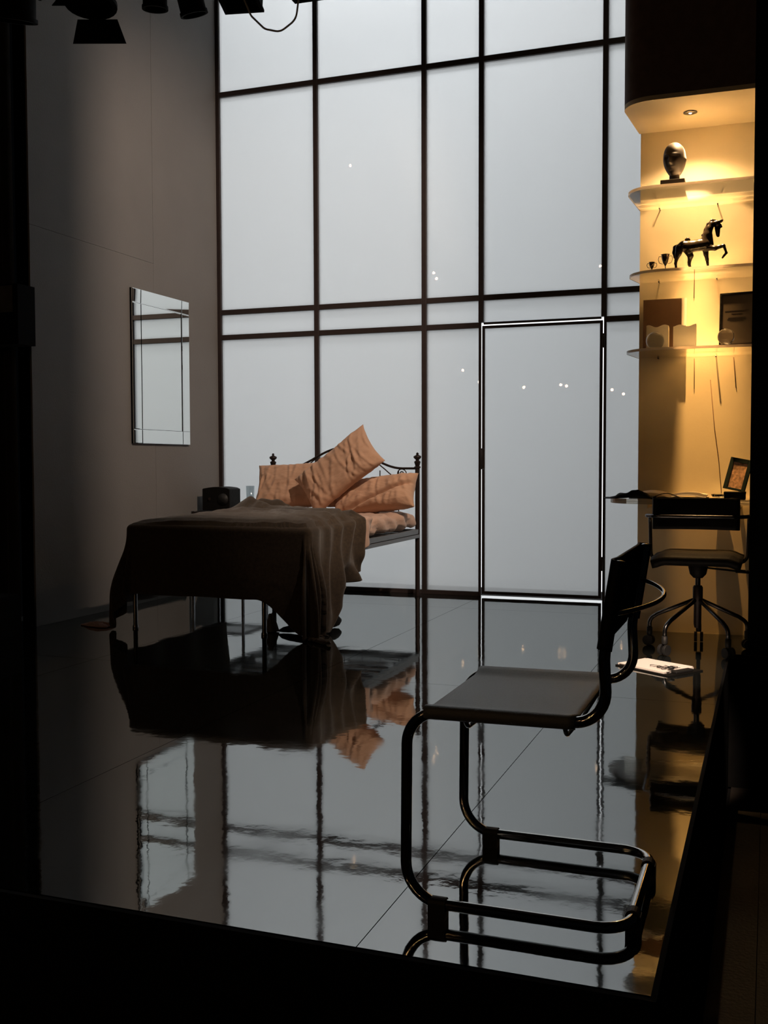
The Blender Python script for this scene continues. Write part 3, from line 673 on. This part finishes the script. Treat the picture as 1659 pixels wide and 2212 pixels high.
for s in (-1, 1):
    pts = [(cxm+s*.03, BY1, 1.085), (cxm+s*.13, BY1, 1.085), (cxm+s*.20, BY1, 1.055), (cxm+s*.33, BY1, .955), (cxm+s*.42, BY1, .88), (cxm+s*.46, BY1, .80)]
    G().tube(fillet(pts, .1, 6), .0048, 8).mesh('scroll_rod', M_dark_iron, bed, smooth=True)
    sp = []
    for k in range(30):
        a = k/29*1.45*2*pi; r_ = .040*(1-.72*k/29); sp.append((cxm+s*(.47)+s*r_*cos(a+pi*.0), BY1, .915+r_*sin(a)))
    sp = [(cxm+s*.51, BY1, .80)]+sp
    G().tube(sp, .0042, 8).mesh('scroll_rod', M_dark_iron, bed, smooth=True)
for k in range(7):
    x = BX0+(k+1)*(BX1-BX0)/8; G().tube([(x, BY1, .50), (x, BY1, .94)], .0045, 8).mesh('spindle', M_dark_iron, bed, smooth=True)
G().tube([(BX0, BY1, .56), (BX1, BY1, .56)], .007, 8).mesh('headboard_bar', M_dark_iron, bed, smooth=True)

# mattress under its sheet
MT = .632
def roundbox(x0, x1, y0, y1, z0, z1, r, nu=90, nv=70, wr=.006, seed=0):
    bm = bmesh.new(); bmesh.ops.create_cube(bm, size=1); bmesh.ops.subdivide_edges(bm, edges=bm.edges, cuts=60, use_grid_fill=True)
    hx, hy, hz = (x1-x0)/2, (y1-y0)/2, (z1-z0)/2; c = Vector(((x0+x1)/2, (y0+y1)/2, (z0+z1)/2))
    for v in bm.verts:
        p = Vector((v.co.x*2*hx, v.co.y*2*hy, v.co.z*2*hz))
        q = Vector((max(-hx+r, min(hx-r, p.x)), max(-hy+r, min(hy-r, p.y)), max(-hz+r, min(hz-r, p.z))))
        d = p-q
        if d.length > 1e-6: n = d.normalized(); p = q+n*r
        else: n = Vector((0, 0, 1))
        a = (p.y*.9+p.z*1.2+p.x*.5)*30+3.0*fbm(p.x*3, p.y*3, p.z*3+seed)
        p += n*wr*(sin(a)*.6+1.2*fbm(p.x*7, p.y*7, p.z*7+seed))
        v.co = c+p
    g = G(); g.v = [v.co.copy() for v in bm.verts]; g.f = [[v.index for v in f.verts] for f in bm.faces]; bm.free(); return g
mt_ = thing('mattress', 'mattress in a rumpled pale peach fitted sheet, bared at the head end of the bed', 'mattress', (-3.07, 6.5, RZ1))
roundbox(BX0+.03, BX1+.012, BY0+.02, BY1-.06, RZ1+.016, MT, .045, wr=.014).mesh('sheet', M_sheet, mt_, smooth=True)

# top sheet edge hanging out from under the blanket
sh = thing('turned_sheet', 'pale peach top sheet turned down and hanging from under the blanket edge', 'sheet', (-2.6, 6.4, MT))
def tsh(u, v):
    s = u*.95; y = 6.12+.42*v*(1-.25*u)-.02*s
    if s < .62: x = BX1-.60+s; zz = MT+.010+.020*v*abs(fbm(x*6, y*9, 3))
    else:
        d = s-.62; x = BX1+.036+.014*sin(y*30)*sst(0, .1, d); zz = MT+.004-d*(.72-.25*v)
    return (x, y+.008*sin(u*26), zz)
G().grid(70, 16, tsh).mesh('cloth', M_sheet, sh, smooth=True, solid=.004)

# blanket ---------------------------------------------------------------
bk = thing('wool_blanket', 'thick brown wool blanket draped over the bed and trailing to the floor', 'blanket', (-3.07, 6.0, MT))
def blanket(u, v):
    # flat cloth coordinates: a across, b along the bed
    drop_l = .50
    XL, XR, YF = BX0+.06, BX1+.012, BY0-.045
    hemf = .43+.20*sst(.58, .72, u)
    yb = 6.72-.02*sst(.15, .5, u)-.50*sst(.50, .73, u)-.10*sst(.78, 1.0, u)+.018*sin(u*19)
    b = (YF-hemf)+(yb-(YF-hemf))*v
    drop_r = .68-.42*sst(5.55, 6.15, b+.10*sin(b*9))
    a = (XL-drop_l)+(XR-XL+drop_l+drop_r)*u
    e = yb-b+.03*sin(a*6)
    rid = math.exp(-max(0, e)/.42)*(.5+.5*sin(e*34+1.9*fbm(a*1.6, b*1.6, 4)+a*1.2))**1.5
    dx = a-XR if a > XR else (XL-a if a < XL else 0); dy = YF-b if b < YF else 0
    sx = 1 if a > XR else -1
    top = MT+.016
    x = min(max(a, XL), XR); y = max(b, YF)
    if dx == 0 and dy == 0:
        e = min(x-XL, XR-x, y-YF); 
        rd = .03*(1-sst(0, .06, e))
        zz = top-rd*.6
        # rumples: strong ridges where it is thrown back
        lf = sst(XL, XL+.35, x)
        zz += (.020+.055*rid)*sst(0, .35, 1-max(0, e-.0)/1.1)*(.35+.65*lf)
        zz += .030*max(0, fbm(x*3.2, y*3.2, 1))*sst(5.7, 6.3, y)
        zz += .075*gs(y-6.60, .07)*gs(x+3.42, .09)
        zz += .007*fbm(x*4, y*4, 7)+.012*gs(x+3.0, .5)*gs(y-5.9, .3)
        return Vector((x, y, zz))
    d = math.hypot(dx, dy); r = .030
    if dx > 0 and dy > 0: th = math.atan2(dy, dx)
    elif dx > 0: th = 0
    else: th = pi/2
    nx, ny = cos(th)*sx, -sin(th)
    # bend over the edge
    if d < r*pi/2: o = r*sin(d/r)*1.0; zz = top-.018-(r-r*cos(d/r))
    else: o = r; zz = top-.018-r-(d-r*pi/2)
    # folds in the hanging part
    along = (y*1.0 if dx > 0 and dy == 0 else (x if dy > 0 and dx == 0 else x+y+th*.45))
    amp = sst(.05, .45, d)
    if dx > 0 and sx > 0 or (dx > 0 and dy > 0): fo = amp*(.034*sin(along*23+1.2*sin(along*7)+d*2.5)+.020*sin(along*47+1+d*3))+.02*amp+.075*rid
    elif dx > 0: fo = amp*(.02*sin(along*14)+.04)
    else: fo = amp*(.012*sin(along*13+1)+.010*fbm(x*3, zz*3, 2)+.03)
    if dx > 0 and dy > 0: fo += .05*amp*sin(th*2)
    o += fo
    zfl = .006+.004*abs(sin(along*30))
    if zz < zfl: o += (zfl-zz)*.55; zz = zfl+.012*abs(sin(d*40))
    # side slips back along the bed as it falls
    yy = y+ny*o; xx = x+nx*o
    if dx > 0 and dy == 0 and sx > 0: 
        k = sst(5.75, 6.5, y); zz += (1-sst(0, .25, d))*k*.05
    return Vector((xx, yy, zz))
G().grid(230, 190, blanket).mesh('blanket_cloth', M_blanket, bk, smooth=True, solid=.009)

# pillows -----------------------------------------------------------------
def pillow(name_lbl, loc, rot, w_, h_, th, seed, bend=0.0, crease=None):
    t = thing('pillow', name_lbl, 'pillow', loc, 'peach pillows on the bed')
    n = 84; g = G(); vs = []; rn = random.Random(int(seed*10))
    ridges = [(rn.uniform(-.95, .95), rn.uniform(-.9, .9), rn.uniform(.9, 1.9), rn.uniform(.4, .9), rn.uniform(.035, .07), rn.uniform(.003, .0075), rn.uniform(-.9, .9)) for _ in range(24)]
    for side in (1, -1):
        for j in range(n+1):
            for i in range(n+1):
                u = 2*i/n-1; v = 2*j/n-1
                px = w_*u*(1-.07*(1-u*u)*0-.075*(1-v*v)**1*abs(u)**3); py = h_*v*(1-.085*(1-u*u)*abs(v)**3)
                prof = ((1-u**4)*(1-v**4))**.55
                pz = th*prof
                edge = 1-prof
                pz += (.010*fbm(u*1.3+seed, v*1.3, side)+.0025*fbm(u*4+seed, v*4, side))*min(1, prof*2.2)
                for (ru, rv, ang, ln, wd, am, cv) in ridges:
                    du, dv = (u-ru)*w_/.3, (v-rv)*h_/.3; p_ = du*cos(ang)+dv*sin(ang); q_ = -du*sin(ang)+dv*cos(ang)+cv*p_*p_
                    pz += am*gs(p_, ln)*(gs(q_, wd)-.6*gs(q_-wd*1.6, wd))*min(1, prof*2.5)
                if crease and side == 1: pz -= crease[3]*gs(u*crease[0]+v*crease[1]-crease[2], .09)*prof
                q = Vector((px, py, side*pz+bend*(u*u)))
                if abs(u) > .985 or abs(v) > .985: q.z = bend*u*u+.003*sin(u*20+v*17)
                vs.append(q)
    fs = []
    for s in range(2):
        o = s*(n+1)**2
        for j in range(n):
            for i in range(n): fs.append((o+j*(n+1)+i, o+j*(n+1)+i+1, o+(j+1)*(n+1)+i+1, o+(j+1)*(n+1)+i))
    me = bpy.data.meshes.new('pillow_case'); me.from_pydata(vs, [], fs)
    bm = bmesh.new(); bm.from_mesh(me); bmesh.ops.remove_doubles(bm, verts=bm.verts, dist=.0008); bmesh.ops.recalc_face_normals(bm, faces=bm.faces); bm.to_mesh(me); bm.free()
    for f in me.polygons: f.use_smooth = True
    me.materials.append(M_pillow); o = bpy.data.objects.new('pillow_case', me); COL.objects.link(o); o.parent = t
    t.rotation_euler = rot
    return t
pillow('peach pillow propped upright at the left of the headboard', (-3.365, 7.30, .825), (R(66), R(-3), 0), .36, .190, .075, 1.3)
pillow('topmost peach pillow tilted diagonally across the other pillows', (-2.955, 7.12, .945), (R(72), R(-37), R(4)), .335, .175, .075, 4.1)
pillow('peach pillow slumped at the right of the headboard with a deep crease', (-2.70, 7.20, .765), (R(58), R(-7), R(-4)), .325, .142, .095, 7.7, crease=(.75, -.9, .42, .045))

# ================================================================== BEDSIDE
nt_ = thing('bedside_table', 'low dark-framed bedside table between the bed and the left wall', 'table', (-3.96, 7.30, 0))
nx0, nx1, ny0, ny1 = -4.165, -3.738, 7.10, 7.50
for x in (nx0, nx1):
    for y in (ny0, ny1): bx((x-.009, y-.009, 0), (x+.009, y+.009, .63)).mesh('leg', M_dchrome, nt_)
for zz in (.30, .615):
    for a in ((nx0, ny0-.01, nx1, ny0+.01), (nx0, ny1-.01, nx1, ny1+.01), (nx0-.01, ny0, nx0+.01, ny1), (nx1-.01, ny0, nx1+.01, ny1)):
        bx((a[0], a[1], zz-.012), (a[2], a[3], zz+.012)).mesh('frame_bar', M_dark_iron, nt_)
    bx((nx0+.01, ny0+.01, zz-.003), (nx1-.01, ny1-.01, zz+.004)).mesh('glass_shelf', M_thin, nt_)
zt_ = .632
t = thing('bedside_radio', 'black bedside radio with a curved top on the bedside table', 'radio', (-3.98, 7.29, zt_))
poly = [(-4.137, zt_), (-3.90, zt_), (-3.90, zt_+.165)]+[(-3.90-.237*k/10, zt_+.165+.018*sin(pi*(k/10*.85+.1))) for k in range(1, 11)]
n_ = len(poly); g = G()
g.add([(x, 7.20, z_) for x, z_ in poly]+[(x, 7.38, z_) for x, z_ in poly], [list(range(n_)), [n_+i for i in range(n_)]]+[(i, (i+1) % n_, n_+(i+1) % n_, n_+i) for i in range(n_)])
case = g.mesh('case', M_leather, t, bevel=.004)
G().lathe([(.045, 0), (.045, .004), (.030, .006), (.002, .002)], (-3.955, 7.194, zt_+.088), 24, 'y').mesh('speaker_cone', M_rubber, case, smooth=True)
G().lathe([(.012, 0), (.010, .008)], (-4.07, 7.192, zt_+.09), 14, 'y').mesh('dial', M_dark_iron, case)
t = thing('drinking_glass', 'clear drinking glass on the bedside table beside the left pillow', 'glass', (-3.777, 7.31, zt_))
G().lathe([(.026, zt_-.008), (.034, zt_+.19), (.032, zt_+.19), (.025, zt_), (.001, zt_)], (-3.777, 7.31, 0), 24).mesh('tumbler', M_thin, t, smooth=True)
t.children[0].data.materials[0] = mat_mix('tumbler_glass', lambda nt: mix(nt, .16, N(nt, 'ShaderNodeBsdfTransparent', Color=(.9, .93, .94, 1)).outputs[0], N(nt, 'ShaderNodeBsdfGlossy', Color=(.8, .8, .8, 1), Roughness=.1).outputs[0]))

# shoes and cloths on the floor under the bed --------------------------------
def shoe(x, y, ang, lbl, lie=0):
    t = thing('shoe', lbl, 'shoe', (x, y, 0.0), 'black heeled shoes under the bed')
    A = Matrix.Rotation(ang, 3, 'Z') @ Matrix.Rotation(lie, 3, 'X')
    def w(p): q = A @ Vector(p); return (x+q.x, y+q.y, q.z+(.036 if lie else 0))
    secs = [(-.12, .020, .050, .075), (-.09, .028, .048, .080), (-.04, .028, .028, .060), (.02, .034, .008, .052), (.07, .038, .004, .045), (.11, .030, .004, .034), (.135, .010, .006, .018)]
    g = G(); n = 14
    for (xx, hw, z0, z1) in secs:
        for j in range(n): a = 2*pi*j/n; g.v.append(Vector(w((xx, hw*cos(a), (z0+z1)/2+(z1-z0)/2*sin(a)))))
    for i in range(len(secs)-1):
        for j in range(n): g.f.append((i*n+j, i*n+(j+1) % n, (i+1)*n+(j+1) % n, (i+1)*n+j))
    g.f += [list(range(n)), [(len(secs)-1)*n+j for j in range(n)]]
    g.mesh('upper', M_leather, t, smooth=True)
    G().tube([w((-.105, 0, .060)), w((-.105, 0, .004))], [.016, .010], 10).mesh('heel', M_leather, t, smooth=True)
shoe(-2.57, 5.60, R(186), 'black heeled shoe pointing left under the trailing blanket corner')
shoe(-2.53, 5.82, R(60), 'black heeled shoe lying on its side behind the trailing blanket corner', R(80))
def heap(x, y, sx, sy, h, name, lbl, mt, seed):
    t = thing(name, lbl, 'cloth', (x, y, 0))
    def f(u, v):
        a = 2*pi*u; r_ = v; k = 1+.18*sin(a*3+seed)+.1*sin(a*5)
        return (x+sx*r_*k*cos(a), y+sy*r_*k*sin(a), .004+h*(1-r_**2)*(1+.35*sin(a*4+seed)*r_+.3*fbm(cos(a)*2, sin(a)*2, r_*3+seed)))
    G().grid(40, 14, f).mesh('cloth', mt, t, smooth=True, solid=.004)
heap(-2.765, 5.60, .042, .05, .085, 'crumpled_stocking', 'crumpled grey cloth standing on the floor by the right foot leg of the bed', mat('grey_knit', (.16, .16, .155), .9, bump=.4), 2)
heap(-3.86, 5.44, .11, .05, .022, 'fallen_cloth', 'flat pale pink cloth on the floor left of the bed foot', mat('dusty_pink_knit', (.35, .2, .15), .9, bump=.4), 5)

# ================================================================== STAGE LEFT: drape, box, ledge
def drape(name, x0, x1, y, z0, z1, folds, amp, lbl):
    o = G().grid(folds*12, 8, lambda u, v: (x0+(x1-x0)*u, y+amp*sin(u*folds*2*pi)+.3*amp*sin(u*folds*5+v*2), z0+(z1-z0)*v)).mesh(name, M_drape, None, smooth=True, solid=.006)
    tag(o, lbl, 'curtain', 'black stage curtains'); return o
drape('stage_curtain', -6.6, -4.235, 5.20, -.70, 6.2, 12, .045, 'black stage curtain hanging at the left edge of the set')
drape('stage_curtain', 0.03, 1.6, 5.55, -.70, 6.2, 9, .05, 'black stage curtain hanging at the right of the shelf wall')
t = thing('side_ledge', 'black side platform with a pale front edge painted as if lit, at the far left', 'platform', (-4.3, 4.6, -.7))
bx((-6.2, 4.30, -.70), (-4.12, 5.05, .235)).mesh('platform_box', M_black, t)
bx((-6.2, 4.285, .205), (-4.12, 4.30, .24)).mesh('lit_edge', mat('lit_edge', (.6, .47, .36), .6, noise_amt=.6, noise_scale=25), t)  # pale colour painted in for light along the ledge edge
t = thing('wall_box', 'black equipment box with a grey top band mounted at the left curtain', 'box', (-4.3, 5.05, 1.8))
bx((-5.2, 4.95, 1.68), (-4.02, 5.10, 2.02)).mesh('box_body', M_black, t)
bx((-5.2, 4.942, 1.86), (-4.05, 4.95, 2.01)).mesh('grey_band', mat('grey_tape', (.05, .048, .045), .7, noise_amt=.4), t)

# ================================================================== LANTERNS ON THE BAR
bar = G().tube([(-4.9, 4.62, 3.66), (-0.4, 4.62, 3.66)], .024, 14).mesh('lighting_bar', M_black, None, smooth=True, ang=60); tag(bar, 'black lighting bar above the bed carrying the lanterns', 'bar')
def lantern(x, zc, r, L, tilt, rotz, lbl, doors=True, square=False, n=24, gel=False):
    y = 4.5
    t = thing('stage_lantern', lbl, 'stage light', (x, y, zc), 'lanterns on the lighting bar')
    A = Matrix.Rotation(rotz, 3, 'Z') @ Matrix.Rotation(tilt, 3, 'X')   # body axis = local -z pointing down
    C0 = Vector((x, y, zc))
    def W_(p): return C0 + A @ Vector(p)
    g = G(); m_ = 4 if square else n; prof = [(r*.55, L), (r*.8, L*.9), (r, L*.6), (r, 0), (r*1.08, 0), (r*1.08, -L*.08), (r*.9, -L*.08), (r*.86, L*.2)]
    off = pi/4 if square else 0
    for (rr_, zz) in prof:
        for j in range(m_): a = 2*pi*j/m_+off; g.v.append(W_((rr_*cos(a), rr_*sin(a), zz)))
    for i in range(len(prof)-1):
        for j in range(m_): g.f.append((i*m_+j, i*m_+(j+1) % m_, (i+1)*m_+(j+1) % m_, (i+1)*m_+j))
    g.f += [list(range(m_)), [(len(prof)-1)*m_+j for j in range(m_)]]
    g.mesh('housing', M_black, t, smooth=not square, ang=45)
    G().tube([W_((-r*1.15, 0, L*.4)), W_((-r*1.15, 0, L*1.2)), W_((r*1.15, 0, L*1.2)), W_((r*1.15, 0, L*.4))], .008, 8).mesh('yoke', M_black, t)
    top = W_((0, 0, L*1.2)); G().tube([top, (top.x, 4.62, 3.626)], .010, 8).mesh('clamp', M_black, t)
    if doors:
        for k in (1, 3):
            a = k*pi/2; d = Vector((cos(a), sin(a), 0)); s = Vector((-sin(a), cos(a), 0))
            p0 = d*r*1.02+Vector((0, 0, -L*.08)); p1 = d*r*1.45+Vector((0, 0, -L*.08-r*.85)); wd0, wd1 = r*.85, r*1.15
            G().add([W_(p0-s*wd0), W_(p0+s*wd0), W_(p1+s*wd1), W_(p1-s*wd1)], [(0, 1, 2, 3)]).mesh('barn_door', M_black, t, solid=.004)
    return t
lantern(-3.18, 3.275, .118, .26, R(-8), R(20), 'largest stage lantern with open barn doors, over the left wall')
lantern(-2.815, 3.20, .058, .20, R(6), R(30), 'small round stage lantern, second from the left over the wall', False)
lantern(-2.605, 3.145, .062, .22, R(18), R(-25), 'small tilted stage lantern with a glinting front, third from the left', False)
lantern(-2.36, 3.165, .125, .15, R(-10), R(12), 'wide square floodlight crossing the window corner', False, True)
lantern(-2.02, 3.150, .115, .14, R(0), R(3), 'flat square floodlight just above the second window pane', False, True)
lantern(-3.66, 3.27, .12, .24, R(16), R(40), 'round stage lantern at the far left beside the curtain', False)
cb_ = G().tube(fillet([(-2.335, 4.5, 3.16), (-2.30, 4.5, 3.08), (-2.23, 4.5, 3.01), (-2.15, 4.5, 2.985), (-2.07, 4.5, 3.03), (-2.045, 4.5, 3.20)], .06, 6), .0045, 8).mesh('looped_cable', mat('grey_cable', (.5, .5, .5), .5), None, smooth=True)
tag(cb_, 'grey cable looping down between the two floodlights', 'cable')
# lantern out of frame that lights the bed, with blades added to shape its beam
d = (Vector((WX, 5.98, 1.8))-LA); dh = Vector((d.x, d.y, 0)).normalized(); sd = Vector((dh.y, -dh.x, 0))
if sd.y > 0: sd = -sd
t = thing('stage_lantern', 'bed lantern with two blades added to shape its beam, above the stage out of view', 'stage light', LA, 'lanterns outside the view')
bc = LA+dh*.38
G().add([bc+Vector((0, 0, .35)), bc+sd*.6+Vector((0, 0, .35)), bc+sd*.6+Vector((0, 0, -.75)), bc+Vector((0, 0, -.75))], [(0, 1, 2, 3)]).mesh('barn_door', M_black, t, solid=.004)  # added blade: casts the shadow edge on the left wall
d2 = Vector((-.72, 1, 0)).normalized(); q2 = LA+d2*.38; s2 = Vector((d2.y, -d2.x, 0))
G().add([q2+Vector((0, 0, .35)), q2+s2*.6+Vector((0, 0, .35)), q2+s2*.6+Vector((0, 0, -.75)), q2+Vector((0, 0, -.75))], [(0, 1, 2, 3)]).mesh('barn_door', M_black, t, solid=.004)  # second added blade: keeps the beam off the shelf fascia
tl = (Vector((-3.8, 6.9, 1.6))-LA).normalized()
G().tube([LA-tl*.30, LA-tl*.04], [.09, .11], 20).mesh('housing', M_black, t, smooth=True, ang=50)
t = thing('stage_lantern', 'narrow pink lantern added to brighten the clipboard, unseen above the stage', 'stage light', LD, 'lanterns outside the view')
d = (Vector((-.5, 5.2, 0))-LD).normalized()
G().tube([LD-d*.4, LD-d*.03], [.06, .075], 20).mesh('housing', M_black, t, smooth=True, ang=50)  # housing for the added clipboard lantern
# small warm lamps in the auditorium: their reflections dot the panes and the tubes
dots = [(-3.06, 3.277), (-2.39, 2.418), (-2.368, 2.375), (-1.152, 2.388), (-2.163, 1.685), (-2.038, 1.595), (-1.699, 1.545), (-1.428, 1.555), (-1.387, 1.547), (-1.064, 1.512), (-.983, 1.48)]
dlab = ['a lone spot high in the second window bay', 'the upper spot in the third bay', 'the lower spot in the third bay', 'a lone spot beside the door mullion, high up', 'the upper spot left of the door', 'the spot at the mullion left of the door', 'the leftmost spot on the door', 'the middle spot on the door', 'the right spot of the close pair on the door', 'the left spot right of the door', 'the right spot right of the door']
for k, (dx, dz) in enumerate(dots):
    yl = -3.0; f = (WY+(WY-yl))/WY      # the mirrored lamp lies on the line of sight through the pane
    px, pz = dx*f, 1+(dz-1)*f
    if pz > 6.3: f = 5.1/(dz-1); yl = 2*WY-f*WY; px, pz = dx*f, 1+(dz-1)*f
    t = thing('house_lamp', 'house lamp reflected as ' + dlab[k], 'lamp', (px, yl, pz), 'small warm lamps in the auditorium')
    rr_ = .021
    G().lathe([(.001, pz-rr_), (rr_*.7, pz-rr_*.7), (rr_, pz), (rr_*.7, pz+rr_*.7), (.008, pz+rr_)], (px, yl, 0), 12).mesh('bulb', M_star, t, smooth=True)
    G().lathe([(.010, pz+rr_), (.014, pz+rr_+.005), (.014, pz+.07)], (px, yl, 0), 10).mesh('socket', M_black, t)
    G().tube([(px, yl, pz+.07), (px, yl, 6.4)], .003, 6).mesh('cord', M_black, t)
